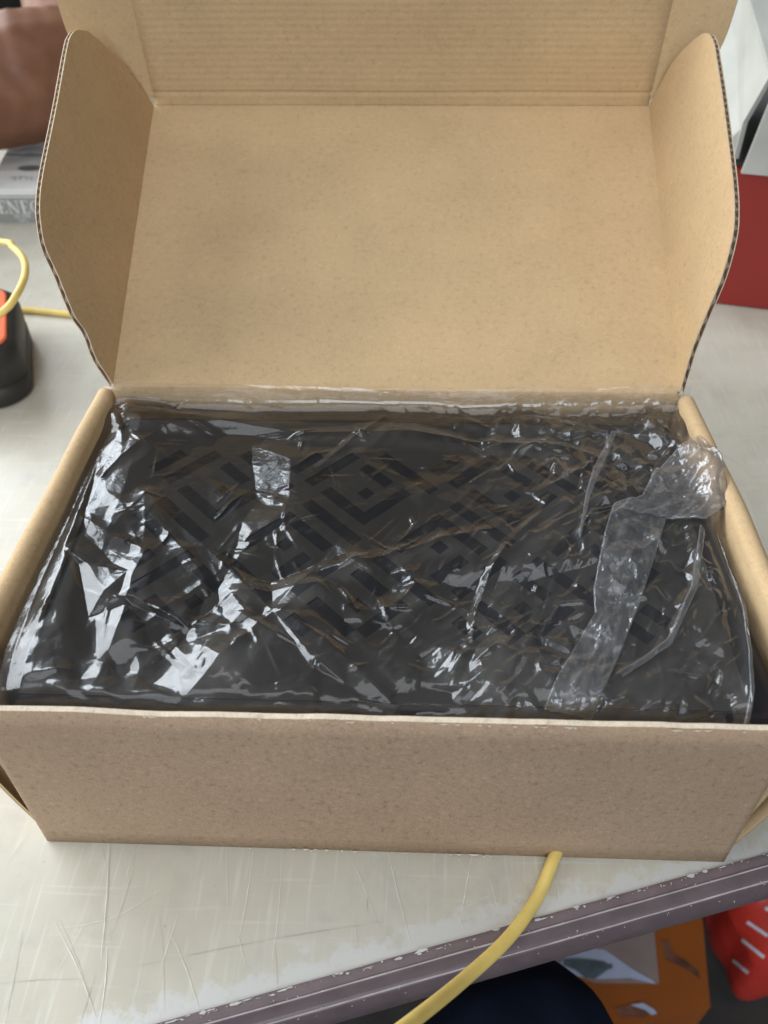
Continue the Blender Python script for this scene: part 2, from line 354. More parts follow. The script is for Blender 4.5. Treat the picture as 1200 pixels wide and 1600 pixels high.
# front wall: slightly wavy top edge with a raw cut
def wavy_wall(name, y_in, y_out, x0, x1, z0, ztop, mats, parent, bow=0.0, n=120):
    xs = np.linspace(x0, x1, n); wob = vnoise((1, n), (1, 30), 5)[0] * .00022 + vnoise((1, n), (1, 8), 6)[0] * .0003
    vs = []; fs = []
    nz = 10
    for i, x in enumerate(xs):
        u = (x - x0) / (x1 - x0); bw = bow * math.sin(math.pi * u)
        for j in range(nz):
            t = j / (nz - 1); vs.append((x, y_out - bw * t * (1.2 - t), z0 + (ztop + wob[i] - z0) * t))
        for j in range(nz):
            t = 1 - j / (nz - 1); vs.append((x, y_in - bw * t * (1.2 - t), z0 + (ztop + wob[i] - z0) * t))
    k = 2 * nz
    for i in range(n - 1):
        for j in range(k): fs.append((i * k + j, (i + 1) * k + j, (i + 1) * k + (j + 1) % k, i * k + (j + 1) % k))
    fs.append(tuple(range(k))); fs.append(tuple(range((n - 1) * k, n * k))[::-1])
    o = mesh(name, vs, fs, mats, parent)
    for p in o.data.polygons:
        if len(p.vertices) > 4: p.material_index = 1; continue
        j = p.index % k
        p.material_index = 1 if j == nz - 1 else (0 if j < nz - 1 else (2 if len(mats) > 2 else 0)); p.use_smooth = j != nz - 1 and j != k - 1
    return o
wavy_wall('front_wall', T, 0, -HW, HW, .0004, BH, [KRAFT_OUT, CUT, KRAFT_IN], box, .0012)
bm = bmesh.new()                                                             # frayed paper along the cut edge and the worn bottom fold
for i in range(46):
    top = i < 26
    x = random.gauss(.02, .09) if top else random.uniform(-.075, .06); L = random.uniform(.0008, .0045)
    if abs(x) > .15: continue
    z = BH - random.uniform(.0, .0006) if top else .0006 + random.uniform(0, .0018)
    y = -.0005 - (.0004 if not top else .0002)
    bm.faces.new([bm.verts.new(p) for p in [(x, y, z), (x + L * .5, y - .0004, z - .0009 * random.random()), (x + L, y, z + .0001), (x + L * .5, y - .0001, z + .0008)]])
tag(bm_obj('frayed_paper', bm, CUT, box), kind='stuff')
# back wall with the hinge strip
wavy_wall('back_wall', BD - T, BD, -.1655, .1645, .0004, BH - .0016, [KRAFT_OUT, CUT, KRAFT_IN], box)

# double rolled side walls, leaning out towards the front, hollow inside
def side_wall(s):
    ny = 44; ys = np.linspace(.0035, .2135, ny)
    loops = []
    wob = vnoise((1, ny), (1, 5), 20 + s)[0] * .0003
    for i, y in enumerate(ys):
        t = (y - .0035) / .21
        xo = (.1768 if s < 0 else .1812) * (1 - t) + (.1692 if s < 0 else .1680) * t + wob[i]
        th = .0092 + .0012 * (1 - t)                                        # outer to outer thickness of the roll
        r = th / 2; zt = BH - r + wob[i] * .5 + .0004
        mid = []
        for j in range(9):
            q = j / 8; x = HW + (xo - HW) * q + .0032 * math.sin(math.pi * q) * (1 - t * .75); mid.append((x, .0006 + (zt - .0006) * q))
        for j in range(1, 9):
            a = math.pi * j / 8; mid.append((xo - r + r * math.cos(a), zt + r * math.sin(a)))
        xi = xo - 2 * r
        for j in range(1, 7):
            q = j / 6; mid.append((xi + (HW - .0045 - xi) * q, zt + (.0035 - zt) * q))
        mid = np.array(mid); tn = np.gradient(mid, axis=0); tn /= np.linalg.norm(tn, axis=1)[:, None]
        nr = np.stack([-tn[:, 1], tn[:, 0]], 1)                             # points to the inside of the roll
        ring = np.concatenate([mid, (mid + nr * .0019)[::-1]])
        loops.append([(s * x, y, z) for x, z in ring])
    k = len(loops[0]); vs = [p for l in loops for p in l]; fs = []
    for i in range(ny - 1):
        for j in range(k):
            f = (i * k + j, (i + 1) * k + j, (i + 1) * k + (j + 1) % k, i * k + (j + 1) % k); fs.append(f if s > 0 else f[::-1])
    for i in (0, ny - 1):
        for j in range(k // 2 - 1): fs.append((i * k + j, i * k + j + 1, i * k + k - 2 - j, i * k + k - 1 - j))
    o = mesh('side_wall', vs, fs, KRAFT_IN, box, True)
    # front dust ear tucked back into the hollow
    vs = []; fs = []; nz_ = 7
    for q, y in ((-.15, .014), (-.1, .018), (.1, .024), (.35, .032), (.6, .042), (.7, .06)):
        for k_ in range(nz_):
            h = k_ / (nz_ - 1); wd = (.0005 + .0135 * h + .0050 * math.sin(math.pi * h ** .75)) if h < .99 else .012
            vs.append((s * (HW + wd * q), y, .0012 + (BH - .010) * h))
    for i in range(5):
        for j in range(nz_ - 1): fs.append((i * nz_ + j, (i + 1) * nz_ + j, (i + 1) * nz_ + j + 1, i * nz_ + j + 1))
    e = mesh('dust_ear', vs, fs, KRAFT_OUT, box, True)
    md = e.modifiers.new('thick', 'SOLIDIFY'); md.thickness = .0018; md.offset = 0
side_wall(-1); side_wall(1)

# lid
LA = R_(22.1); LL = .2212
lx = np.array([0, math.cos(LA), math.sin(LA)]); ln = np.array([0, -math.sin(LA), math.cos(LA)])
LP = np.array([0, BD, BH])
def lidpt(x, s, v=0): return LP + np.array([x, 0, 0]) + lx * s + ln * v
def lid_hw(side, s): return (.1600 + (.0072 if side < 0 else .0032) * s / LL)
ns, nx = 60, 80
def lid_sheet(off, seed, amp):
    P = np.zeros((ns, nx, 3)); nz = vnoise((ns, nx), (3, 4), seed) * amp + vnoise((ns, nx), (9, 14), seed + 1) * amp * .22
    for i in range(ns):
        s = LL * i / (ns - 1)
        for j in range(nx):
            u = j / (nx - 1); x = -lid_hw(-1, s) * (1 - u) + lid_hw(1, s) * u
            crease = -.0007 * math.exp(-((s - .0052) / .0010) ** 2) - .0004 * math.exp(-((s - .211) / .0012) ** 2)
            flat = min(1, min(u, 1 - u) * 12) * min(1, min(s, LL - s) * 60)
            P[i, j] = lidpt(x, s, off + nz[i, j] * flat + (crease if off > -.001 else 0))
    return P
A = lid_sheet(0, 31, .0007); B = A - ln * T
vsA = A.reshape(-1, 3); vsB = B.reshape(-1, 3); nA = len(vsA); idx = np.arange(nA).reshape(ns, nx); fs = []
for i in range(ns - 1):
    for j in range(nx - 1):
        fs.append((idx[i, j], idx[i, j + 1], idx[i + 1, j + 1], idx[i + 1, j])); fs.append((nA + idx[i, j], nA + idx[i + 1, j], nA + idx[i + 1, j + 1], nA + idx[i, j + 1]))
bord = [idx[0, j] for j in range(nx)] + [idx[i, nx - 1] for i in range(1, ns)] + [idx[ns - 1, j] for j in range(nx - 2, -1, -1)] + [idx[i, 0] for i in range(ns - 2, 0, -1)]
rimv = [vsA[a] for a in bord] + [vsB[a] for a in bord]; nb = len(bord)
for i in range(nb):
    a, b = 2 * nA + i, 2 * nA + (i + 1) % nb; fs.append((b, a, nb + a, nb + b))
lid = mesh('lid', list(vsA) + list(vsB) + rimv, fs, KRAFT_IN, box, True)
# hinge strip between back wall and lid
vs = []; fs = []
hp = [(BD - T - .0002, BH - .0065), (BD - T - .0002, BH - .0020), (BD - T + .0003, BH - .0005), (BD - .0012, BH + .0000), (BD + .0003, BH + .0004)]
for i in range(60):
    x = -.158 + .316 * i / 59; wv = random.gauss(0, .00012)
    for (y, z) in hp: vs.append((x, y, z + wv))
for i in range(59):
    for j in range(4): fs.append((i * 5 + j, i * 5 + j + 1, (i + 1) * 5 + j + 1, (i + 1) * 5 + j))
mesh('hinge_strip', vs, fs, KRAFT_IN, box, True)

def fluted_panel(name, outline, frame, parent, t=.0029, lin=.0005, period=.0046, bend=None):
    """corrugated sheet: two liners and, seen in the cut edge, the flutes between them. u runs along the hinge, flutes run along v"""
    O, eu, ev, en = [np.array(a, float) for a in frame]
    p = slab(name, outline, frame, -lin, 0, [KRAFT_IN, CUT], parent)
    o2 = slab('outer_liner', outline, frame, -t, -t + lin, [KRAFT_OUT, CUT], p)
    for o_ in (p, o2):
        for f in o_.data.polygons: f.material_index = 1 if len(f.vertices) == 4 else 0
    us = [q[0] for q in outline]; u0, u1 = min(us), max(us); n = int((u1 - u0) / (period / 8))
    vs = []; fs = []; last = False
    for i in range(n + 1):
        u = u0 + (u1 - u0) * i / n
        hits = []
        for a, b in zip(outline, outline[1:] + outline[:1]):
            if (a[0] - u) * (b[0] - u) <= 0 and a[0] != b[0]: hits.append(a[1] + (b[1] - a[1]) * (u - a[0]) / (b[0] - a[0]))
        if len(hits) < 2: hits = [outline[0][1]] * 2
        lo, hi = min(hits), max(hits); ph = (i / 8) % 1.0
        h = -lin - (t - 2 * lin) * (abs(ph * 2 - 1))
        vs += [O + eu * u + ev * (lo + .0006) + en * h, O + eu * u + ev * max(lo + .0006, hi - .0002) + en * h]
    for i in range(n): fs.append((2 * i, 2 * i + 2, 2 * i + 3, 2 * i + 1))
    mesh('flutes', vs, fs, FLUTE, p)
    return p
def ear_frame(side, flare):
    hd = lx + np.array([side * (.0072 if side < 0 else .0032) / LL, 0, 0]); hd /= np.linalg.norm(hd)
    g = R_(flare); out = math.cos(g) * ln + math.sin(g) * np.array([side, 0, 0]); out -= hd * (out @ hd); out /= np.linalg.norm(out)
    nn = np.cross(hd, out); nn *= -1 if nn[0] * side > 0 else 1           # towards the inside of the lid
    return (LP + np.array([side * HW, 0, 0]), hd, out, nn)
def smooth_outline(pts, sub=5):
    P = [np.array(p, float) for p in pts]; out = []
    for i in range(len(P) - 1):
        p0 = P[max(i - 1, 0)]; p1 = P[i]; p2 = P[i + 1]; p3 = P[min(i + 2, len(P) - 1)]
        for k in range(sub):
            t = k / sub; out.append(tuple(.5 * ((2 * p1) + (p2 - p0) * t + (2 * p0 - 5 * p1 + 4 * p2 - p3) * t * t + (3 * p1 - p0 - 3 * p2 + p3) * t ** 3)))
    out.append(tuple(P[-1])); return out
earL = smooth_outline([(0, -.0015), (.006, .0177), (.0150, .0292), (.0188, .0419), (.0314, .0591), (.0388, .0708), (.0466, .0766), (.0594, .0815), (.0796, .0836), (.1267, .0840), (.1699, .0852), (.1821, .0844), (.1903, .0814), (.1977, .0756), (.2035, .0685), (.2155, .0395), (.2200, .012), (.2203, -.0015)])
earR = smooth_outline([(0, -.0015), (.0125, .0142), (.0168, .0207), (.0250, .0381), (.0337, .0575), (.0469, .0721), (.059, .0772), (.0738, .0797), (.0946, .0810), (.1296, .0823), (.1591, .0826), (.1771, .0820), (.1900, .0770), (.2000, .0660), (.2150, .0400), (.2200, .012), (.2203, -.0015)])
fluted_panel('lid_ear', earL, ear_frame(-1, 15), box)
fluted_panel('lid_ear', earR, ear_frame(1, 8), box)
# crushed corner of the left ear, near the hinge
# tuck flap of the lid, corrugation showing through the liner
FA = R_(99.1); fx = np.array([0, math.cos(FA), math.sin(FA)]); fn = np.array([0, -math.sin(FA), math.cos(FA)])
FP = LP + lx * (LL - .0004) + ln * .0003
nf, nx2, FLN = 330, 40, .105
P = np.zeros((nf, nx2, 3)); big = vnoise((nf, nx2), (3, 4), 77) * .0006
for i in range(nf):
    s = FLN * i / (nf - 1)
    for j in range(nx2):
        u = j / (nx2 - 1); x = -.1662 * (1 - u) + .1632 * u
        wl = .00006 * math.sin(2 * math.pi * s / .0042) * min(1, s / .008) - .0008 * math.exp(-((s - .0085) / .0011) ** 2) + (big[i, j] * min(1, s / .02) * min(1, min(u, 1 - u) * 10))
        P[i, j] = FP + np.array([x, 0, 0]) + fx * s + fn * wl
tf = grid_mesh('tuck_flap', P, KRAFT_IN, box)
md = tf.modifiers.new('thick', 'SOLIDIFY'); md.thickness = .0024; md.offset = 0
if (np.array(tf.data.polygons[0].normal) @ fn) > 0: md.offset = -1
else: md.offset = 1
for side in (-1, 1):
    be = R_(24); ou = np.array([side * math.cos(be), -math.sin(be), 0]) ; ou = ou - fx * (ou @ fx); ou /= np.linalg.norm(ou)
    nn = np.cross(fx, ou); nn *= -1 if nn[0] * side > 0 else 1
    vk = .85 if side < 0 else .72
    o_ = smooth_outline([(.004, -.001), (.012, .030 * vk), (.020, .038 * vk), (.034, .045 * vk), (.050, .0495 * vk), (.070, .0505 * vk), (.100, .0510 * vk), (.104, .0500 * vk), (.105, -.001)], 4)
    fluted_panel('tuck_ear', o_, (FP + np.array([side * (.1662 if side < 0 else .1632), 0, 0]), fx, ou, nn), box)

# ---------------------------------------------------------------- wrapped device (a router with a latticed lid)
router = empty('router', (0, .11, .004), 'black slab shaped device with diagonal lattice vents, lying in the box under clear film', 'router')
RZ = .0985
bm = rbox(0, .1095, .0515, .312, .197, .093, .007, 4); 
for v in bm.verts:                                                           # the free right end shows beside the film
    if v.co.x > 0: v.co.x += .010 * (1 - (v.co.y - .011) / .197)
bm_obj('body', bm, BLACKP, router, True)
u = .0066; org = np.array([-.012, .115]); c45 = math.sqrt(.5)
ex, ey = np.array([c45, c45]), np.array([-c45, c45])
def is_slot(i, j):
    P_ = 8; a, b = i % P_, j % P_; odd = ((i // P_) + (j // P_)) % 2
    da, db = a - 3, b - 3
    if (da, db) == (0, 0): return True
    if max(abs(da), abs(db)) == 2:
        if odd: return not ((da == -2 and abs(db) < 2) or (db == -2 and da == 1))
        return not ((db == 2 and abs(da) < 2) or (da == 2 and db == -1))
    if a == 7 and 0 <= b <= 5: return True
    if b == 7 and 1 <= a <= 5: return (i // P_ + j // P_) % 2 == 0
    return False
x0, x1, y0, y1 = -.150, .150, .017, .202
def clip(poly):
    for ax, lim, sg in ((0, x0, 1), (0, x1, -1), (1, y0, 1), (1, y1, -1)):
        out = []
        for a, b in zip(poly, poly[1:] + poly[:1]):
            fa, fb = sg * (a[ax] - lim), sg * (b[ax] - lim)
            if fa >= 0: out.append(a)
            if fa * fb < 0: t = fa / (fa - fb); out.append((a[0] + (b[0] - a[0]) * t, a[1] + (b[1] - a[1]) * t))
        poly = out
        if not poly: break
    return poly
def corner(i, j): q = org + ex * (i - .5) * u + ey * (j - .5) * u; return (q[0], q[1])
slots = set()
M = 45
for i in range(-M, M):
    for j in range(-M, M):
        q = org + ex * i * u + ey * j * u
        if -.128 < q[0] < .125 and .052 < q[1] < .176 and is_slot(i, j): slots.add((i, j))
bm = bmesh.new(); zf = RZ - .0028
for i in range(-M, M):
    for j in range(-M, M):
        if (i, j) in slots:
            for (di, dj, a, b) in ((1, 0, (1, 0), (1, 1)), (-1, 0, (0, 1), (0, 0)), (0, 1, (1, 1), (0, 1)), (0, -1, (0, 0), (1, 0))):
                if (i + di, j + dj) not in slots:
                    p, q = corner(i + a[0], j + a[1]), corner(i + b[0], j + b[1])
                    bm.faces.new([bm.verts.new((*p, RZ)), bm.verts.new((*q, RZ)), bm.verts.new((*q, zf)), bm.verts.new((*p, zf))])
            continue
        poly = clip([corner(i, j), corner(i + 1, j), corner(i + 1, j + 1), corner(i, j + 1)])
        if len(poly) >= 3: bm.faces.new([bm.verts.new((*p, RZ)) for p in poly])
for a, b in (((x0, y0), (x1, y0)), ((x1, y0), (x1, y1)), ((x1, y1), (x0, y1)), ((x0, y1), (x0, y0))):
    bm.faces.new([bm.verts.new((*a, RZ)), bm.verts.new((*b, RZ)), bm.verts.new((*b, RZ - .004)), bm.verts.new((*a, RZ - .004))])
bmesh.ops.remove_doubles(bm, verts=bm.verts, dist=1e-6)
bm_obj('lattice_panel', bm, PANEL, router)
seen = set()
for s0 in sorted(slots):
    if s0 in seen: continue
    comp = []; st = [s0]; seen.add(s0)
    while st:
        c = st.pop(); comp.append(c)
        for d in ((1, 0), (-1, 0), (0, 1), (0, -1)):
            n = (c[0] + d[0], c[1] + d[1])
            if n in slots and n not in seen: seen.add(n); st.append(n)
    bm = bmesh.new()
    for (i, j) in comp: bm.faces.new([bm.verts.new((*corner(i + a, j + b), RZ - .0026)) for a, b in ((0, 0), (1, 0), (1, 1), (0, 1))])
    bmesh.ops.remove_doubles(bm, verts=bm.verts, dist=1e-6)
    bm_obj('vent_slot', bm, SLOT, router)

# ---------------------------------------------------------------- clear film over the device
NV, NU = 520, 760
# profile across the box, back to front: (y, z)
prof = np.array([(.2150, .1165), (.2140, .1135), (.2120, .1065), (.2070, .1030), (.2000, .1042), (.1960, .1038), (.1860, .1008), (.1500, .1010), (.0600, .1012), (.0260, .1015), (.0170, .1006), (.0125, .0975), (.0095, .0915), (.0078, .0800)])
dd = np.concatenate([[0], np.cumsum(np.linalg.norm(np.diff(prof, axis=0), axis=1))]); tt = np.linspace(0, dd[-1], NV)
py_ = np.interp(tt, dd, prof[:, 0]); pz_ = np.interp(tt, dd, prof[:, 1])
kk = np.hanning(15); kk /= kk.sum()
py_ = np.convolve(np.pad(py_, 7, 'edge'), kk, 'valid'); pz_ = np.convolve(np.pad(pz_, 7, 'edge'), kk, 'valid')
def edge_x(pts):                                                             # film borders, read along y
    q = np.array([at(px, py, .1015)[:2] for px, py in pts]); o = np.argsort(q[:, 1]); return lambda y: np.interp(y, q[o, 1], q[o, 0])
XL = edge_x([(178, 627), (160, 660), (125, 750), (80, 850), (40, 940), (10, 1020), (0, 1060), (-10, 1100)])
XR = edge_x([(1068, 632), (1085, 680), (1108, 715), (1128, 760), (1136, 800), (1112, 825), (1128, 870), (1142, 905), (1160, 950), (1166, 1000), (1172, 1060), (1174, 1110), (1172, 1145)])
xl = XL(py_); xr = XR(py_)
U = np.linspace(0, 1, NU)
X = xl[:, None] * (1 - U) + xr[:, None] * U; Y = np.repeat(py_[:, None], NU, 1); Zb = np.repeat(pz_[:, None], NU, 1)
S = np.repeat(tt[:, None], NU, 1)                                            # length down the sheet
sheetW, sheetL = .33, dd[-1]

def facets(npts, amp, seed, stretch=1.0, ang=0.0, dens=None):
    """crumple: a random triangulated relief, sampled on the sheet"""
    r = np.random.default_rng(seed)
    p = r.random((npts, 2)) * np.array([sheetW, sheetL])
    p = np.concatenate([p, [(-.02, -.02), (sheetW + .02, -.02), (sheetW + .02, sheetL + .02), (-.02, sheetL + .02)]])
    ca, sa = math.cos(ang), math.sin(ang); Rm = np.array([[ca, sa], [-sa, ca]])
    q = p @ Rm.T; q[:, 1] *= stretch
    h = r.standard_normal(len(p)) * amp
    vs, _, tris, ov, _, _ = delaunay_2d_cdt([Vector(a) for a in q], [], [], 0, 1e-9)
    src = [o[0] for o in ov]
    out = np.zeros((NV, NU)); gu = np.linspace(0, sheetW, NU); gv = np.linspace(0, sheetL, NV)
    for t in tris:
        A, B, C = (p[src[i]] for i in t); hA, hB, hC = (h[src[i]] for i in t)
        i0, i1 = np.searchsorted(gv, [min(A[1], B[1], C[1]), max(A[1], B[1], C[1])]); j0, j1 = np.searchsorted(gu, [min(A[0], B[0], C[0]), max(A[0], B[0], C[0])])
        if i1 <= i0 or j1 <= j0: continue
        uu, vv = np.meshgrid(gu[j0:j1], gv[i0:i1])
        de = (B[1] - C[1]) * (A[0] - C[0]) + (C[0] - B[0]) * (A[1] - C[1])
        if abs(de) < 1e-14: continue
        l1 = ((B[1] - C[1]) * (uu - C[0]) + (C[0] - B[0]) * (vv - C[1])) / de; l2 = ((C[1] - A[1]) * (uu - C[0]) + (A[0] - C[0]) * (vv - C[1])) / de; l3 = 1 - l1 - l2
        ins = (l1 >= -1e-6) & (l2 >= -1e-6) & (l3 >= -1e-6)
        sub = out[i0:i1, j0:j1]; sub[ins] = (l1 * hA + l2 * hB + l3 * hC)[ins]
    return out
def blur(a, n):
    if n < 1: return a
    k = np.hanning(2 * n + 3)[1:-1]; k /= k.sum(); m = len(k) // 2
    a = np.apply_along_axis(lambda r: np.convolve(np.pad(r, m, 'edge'), k, 'valid'), 0, a)
    return np.apply_along_axis(lambda r: np.convolve(np.pad(r, m, 'edge'), k, 'valid'), 1, a)
def seg_dist(A, B):
    d = B - A; L2 = d @ d; t = np.clip(((X - A[0]) * d[0] + (Y - A[1]) * d[1]) / L2, 0, 1)
    dx, dy = X - A[0] - t * d[0], Y - A[1] - t * d[1]
    return np.hypot(dx, dy) * np.where(dy > 0, 1.0, .9), t
# pixel position of each sheet point, for regional crumple density
Xm = X; Ym = Y
right = 1 / (1 + np.exp(-(Xm - (.040 + .25 * (Ym - .1))) / .014))              # the slack, tightly crinkled end
front = 1 / (1 + np.exp(-(.040 - Ym) / .006)); leftm = 1 / (1 + np.exp((Xm + .10) / .010))
centre = np.exp(-((Xm + .01) / .075) ** 2 - ((Ym - .135) / .035) ** 2)
patch = np.clip(vnoise((NV, NU), (5, 8), 3) * .6 + .6, .1, 1.5)
Z = facets(60, .0025, 41) * (1 - .75 * centre)
Z += facets(190, .0019, 42, 1.8, .5) * (1 - .75 * centre) * patch * (.75 + .75 / (1 + np.exp((Ym - .085) / .012)))
Z += facets(900, .00065, 43, 1.0) * (.30 + .95 * right + .15 * front + .25 * leftm) * patch
Z += facets(3600, .00080, 44, 2.2, -.9) * right * (.5 + .6 * patch)
Z += facets(2500, .00018, 45, 1.0) * np.clip(front * 1.2 + .15, 0, 1) * patch
# the long folds that read in the picture
def px2xy(px, py): return at(px, py, .1015)[:2]
ridges = [
 ([(185, 640), (320, 655), (480, 678), (640, 682), (770, 696), (860, 706), (930, 716)], .0036, .0080),
 ([(300, 652), (240, 680), (190, 715), (160, 745)], .0017, .0050),
 ([(228, 772), (180, 822)], .0024, .0080), ([(228, 772), (262, 832)], .0026, .0075), ([(228, 772), (225, 850)], .0016, .0070),
 ([(120, 805), (165, 835), (222, 860)], .0024, .0050), ([(235, 850), (210, 900), (190, 970), (165, 1030), (135, 1098)], .0027, .0080),
 ([(315, 920), (275, 965)], .0024, .0070), ([(275, 965), (360, 978)], .0020, .0060), ([(360, 978), (385, 958), (358, 925)], .0022, .0060),
 ([(365, 955), (420, 990), (480, 1020)], .0022, .0045), ([(270, 1000), (225, 1040), (165, 1080)], .0026, .0065), ([(270, 1000), (300, 1045)], .0026, .0060), ([(300, 1002), (370, 1052)], .0018, .0080),
 ([(350, 922), (420, 925), (500, 916), (570, 975)], .0020, .0075), ([(490, 916), (440, 960), (530, 1020), (610, 1092)], .0022, .0065),
 ([(620, 876), (650, 915), (600, 965)], .0022, .0080), ([(500, 893), (600, 872), (690, 846), (760, 835)], .0020, .0060), ([(560, 955), (640, 950), (700, 900)], .0018, .0080),
 ([(900, 742), (840, 810), (790, 862)], .0014, .0035), ([(790, 862), (762, 908), (742, 965), (738, 1000)], .0030, .0028),
 ([(885, 755), (840, 775)], .0016, .004), ([(885, 755), (860, 720)], .0014, .004), ([(885, 755), (920, 735)], .0016, .004),
 ([(605, 1050), (730, 1075), (860, 1085)], .0020, .0070), ([(560, 1000), (640, 1040), (760, 1060), (870, 1050)], .0018, .0100),
 ([(965, 668), (1080, 700)], .0022, .004), ([(1000, 655), (1110, 740)], .0022, .0035), ([(940, 690), (1040, 760)], .0016, .004),
 ([(45, 1060), (90, 1050), (110, 1090)], .0026, .0060), ([(100, 690), (150, 830)], .0012, .0070), ([(60, 930), (110, 1010)], .0016, .0080),
 ([(570, 690), (555, 672)], .0014, .0022), ([(600, 655), (545, 695), (500, 730)], .0014, .0035), ([(770, 690), (790, 645)], .0022, .005), ([(805, 640), (815, 690)], .0018, .004),
 ([(300, 620), (420, 612), (500, 612)], .0012, .0040), ([(1095, 830), (1080, 930), (1040, 1010), (985, 1050)], .0020, .0040),
 ([(230, 800), (280, 850), (320, 900)], .0012, .0040), ([(640, 700), (560, 690), (420, 690)], .0008, .0060),
]
for pl, h, wd in ridges:
    q = [px2xy(*a) for a in pl]; acc = np.zeros_like(Z); n = len(q) - 1
    for i in range(n):
        d, t = seg_dist(q[i], q[i + 1]); g = (i + t) / n
        taper = .45 + .55 * np.sin(np.pi * np.clip(g, .04, .96))
        acc = np.maximum(acc, np.clip(1 - d / (wd * (0.7 + .6 * taper)), 0, 1) ** 1.35 * taper * h)
    Z += acc
rr = np.random.default_rng(5)
for k in range(170):                                                         # hair-thin creases
    a = np.array([rr.uniform(-.155, .155), rr.uniform(.02, .205)]); L = rr.uniform(.006, .030); th = rr.choice([.6, 2.4, 1.5]) + rr.normal(0, .45)
    if abs(a[0] + .01) < .07 and abs(a[1] - .135) < .03 and rr.random() < .7: continue
    b = a + L * np.array([math.cos(th), math.sin(th)]); lo, hi = np.minimum(a, b) - .003, np.maximum(a, b) + .003
    m_ = np.nonzero((Y[:, 0] > lo[1]) & (Y[:, 0] < hi[1]))[0]
    if len(m_) == 0: continue
    i0, i1 = m_[0], m_[-1] + 1; xr_ = X[i0]; c_ = np.nonzero((xr_ > lo[0] - .004) & (xr_ < hi[0] + .004))[0]
    if len(c_) == 0: continue
    j0, j1 = c_[0], c_[-1] + 1; xs_, ys_ = X[i0:i1, j0:j1], Y[i0:i1, j0:j1]; d = b - a; t = np.clip(((xs_ - a[0]) * d[0] + (ys_ - a[1]) * d[1]) / (d @ d), 0, 1)
    dist = np.hypot(xs_ - a[0] - t * d[0], ys_ - a[1] - t * d[1]); Z[i0:i1, j0:j1] += np.clip(1 - dist / .0016, 0, 1) * rr.uniform(.0003, .0009) * np.sin(np.pi * np.clip(t, .02, .98))
Z *= (1 - .35 * leftm) * (1 - .25 * centre)
Z += .0012 * right + .0006 * front
Z = blur(Z, 1)
edgeU = np.minimum(U, 1 - U)[None]; Z *= np.clip(edgeU * 30, .35, 1)
frontfall = np.clip((S - (sheetL - .022)) / .006, 0, 1)
Zt = Zb + Z * (1 - .55 * frontfall) + .0006
Yt = Y - np.clip(Z, -.0006, .0016) * frontfall * .9
# slack end rides up over the right wall
up = np.exp(-((Xm - .166) / .012) ** 2) * np.exp(-((Ym - .158) / .030) ** 2); Zt += up * .011
# stay above the device, inside the front wall
flat = (Xm > -.151) & (Xm < .151) & (Yt > .016) & (Yt < .203); Zt = np.where(flat, np.maximum(Zt, RZ + .0004), Zt)
Yt = Yt - np.clip(facets(420, .0006, 71, .5) + .0002, -.001, .003) * np.clip((S - (sheetL - .030)) / .008, 0, 1)
Yt = np.maximum(Yt, .0035); 
haze = .018 * right + .02 * np.clip(1 - edgeU * 60, 0, 1) * np.ones_like(Z) + .015 * front
film = empty('plastic_film', (0, .11, RZ), 'crinkled clear plastic film wrapped over the black device, glinting along its folds', 'plastic film')
grid_mesh('film_sheet', np.stack([X, Yt, Zt], -1), FILM, film, True, {'haze': haze})

CR = facets(5200, 1.0, 61, 2.0, .4) * .45 + facets(900, 1.0, 62) * .7
def strip(name, left, right_, lift, haze_v, seed, amp=.0011, nn=(170, 60)):
    """a doubled band of film lying on the sheet between two border lines"""
    n, m = nn
    def res(pl):
        q = np.array([px2xy(*a) for a in pl]); d = np.concatenate([[0], np.cumsum(np.linalg.norm(np.diff(q, axis=0), axis=1))]); s = np.linspace(0, d[-1], n)
        return np.stack([np.interp(s, d, q[:, 0]), np.interp(s, d, q[:, 1])], 1)
    A, B = res(left), res(right_); t = np.linspace(0, 1, m)[None, :, None]
    XY = A[:, None] * (1 - t) + B[:, None] * t
    jj = np.clip(((XY[..., 0] - np.interp(XY[..., 1], py_[::-1], xl[::-1])) / np.interp(XY[..., 1], py_[::-1], (xr - xl)[::-1]) * (NU - 1)), 0, NU - 1).astype(int)
    ii = np.clip(np.interp(XY[..., 1], py_[::-1], np.arange(NV)[::-1]), 0, NV - 1).astype(int)
    base = blur(Zt, 4)[ii, jj]
    o0 = (seed * 37) % 200; z = base + lift + CR[o0:o0 + 2 * n:2, o0:o0 + 2 * m:2][:n, :m] * amp
    z[:, 0] -= lift * .6; z[:, -1] -= lift * .6
    hz = np.full((n, m), haze_v) + np.clip(vnoise((n, m), (60, 20), seed + 2), 0, 2) * .03; hz[:, :2] += .06; hz[:, -2:] += .06
    return grid_mesh(name, np.concatenate([XY, z[..., None]], -1), FILM2, film, True, {'haze': hz})
strip('folded_band', [(985, 792), (955, 800), (940, 850), (925, 930), (928, 965), (905, 1000), (868, 1070), (850, 1110)], [(1045, 790), (1040, 815), (1020, 880), (998, 950), (970, 1020), (945, 1080), (925, 1120)], .0022, .05, 91, .0006)
strip('folded_end', [(1058, 708), (1020, 740), (1000, 785), (975, 800), (960, 812)], [(1085, 700), (1118, 745), (1134, 800), (1100, 818), (1040, 815)], .0030, .06, 95, .0008, (90, 70))
strip('fold_strip', [(958, 672), (925, 740), (913, 782), (902, 850)], [(968, 668), (938, 742), (920, 786), (905, 852)], .0012, .05, 97, .0002, (80, 8))
strip('fold_strip', [(1092, 825), (1076, 925), (1040, 1005), (960, 1060)], [(1100, 835), (1086, 930), (1048, 1012), (970, 1066)], .0012, .02, 98, .0002, (80, 8))
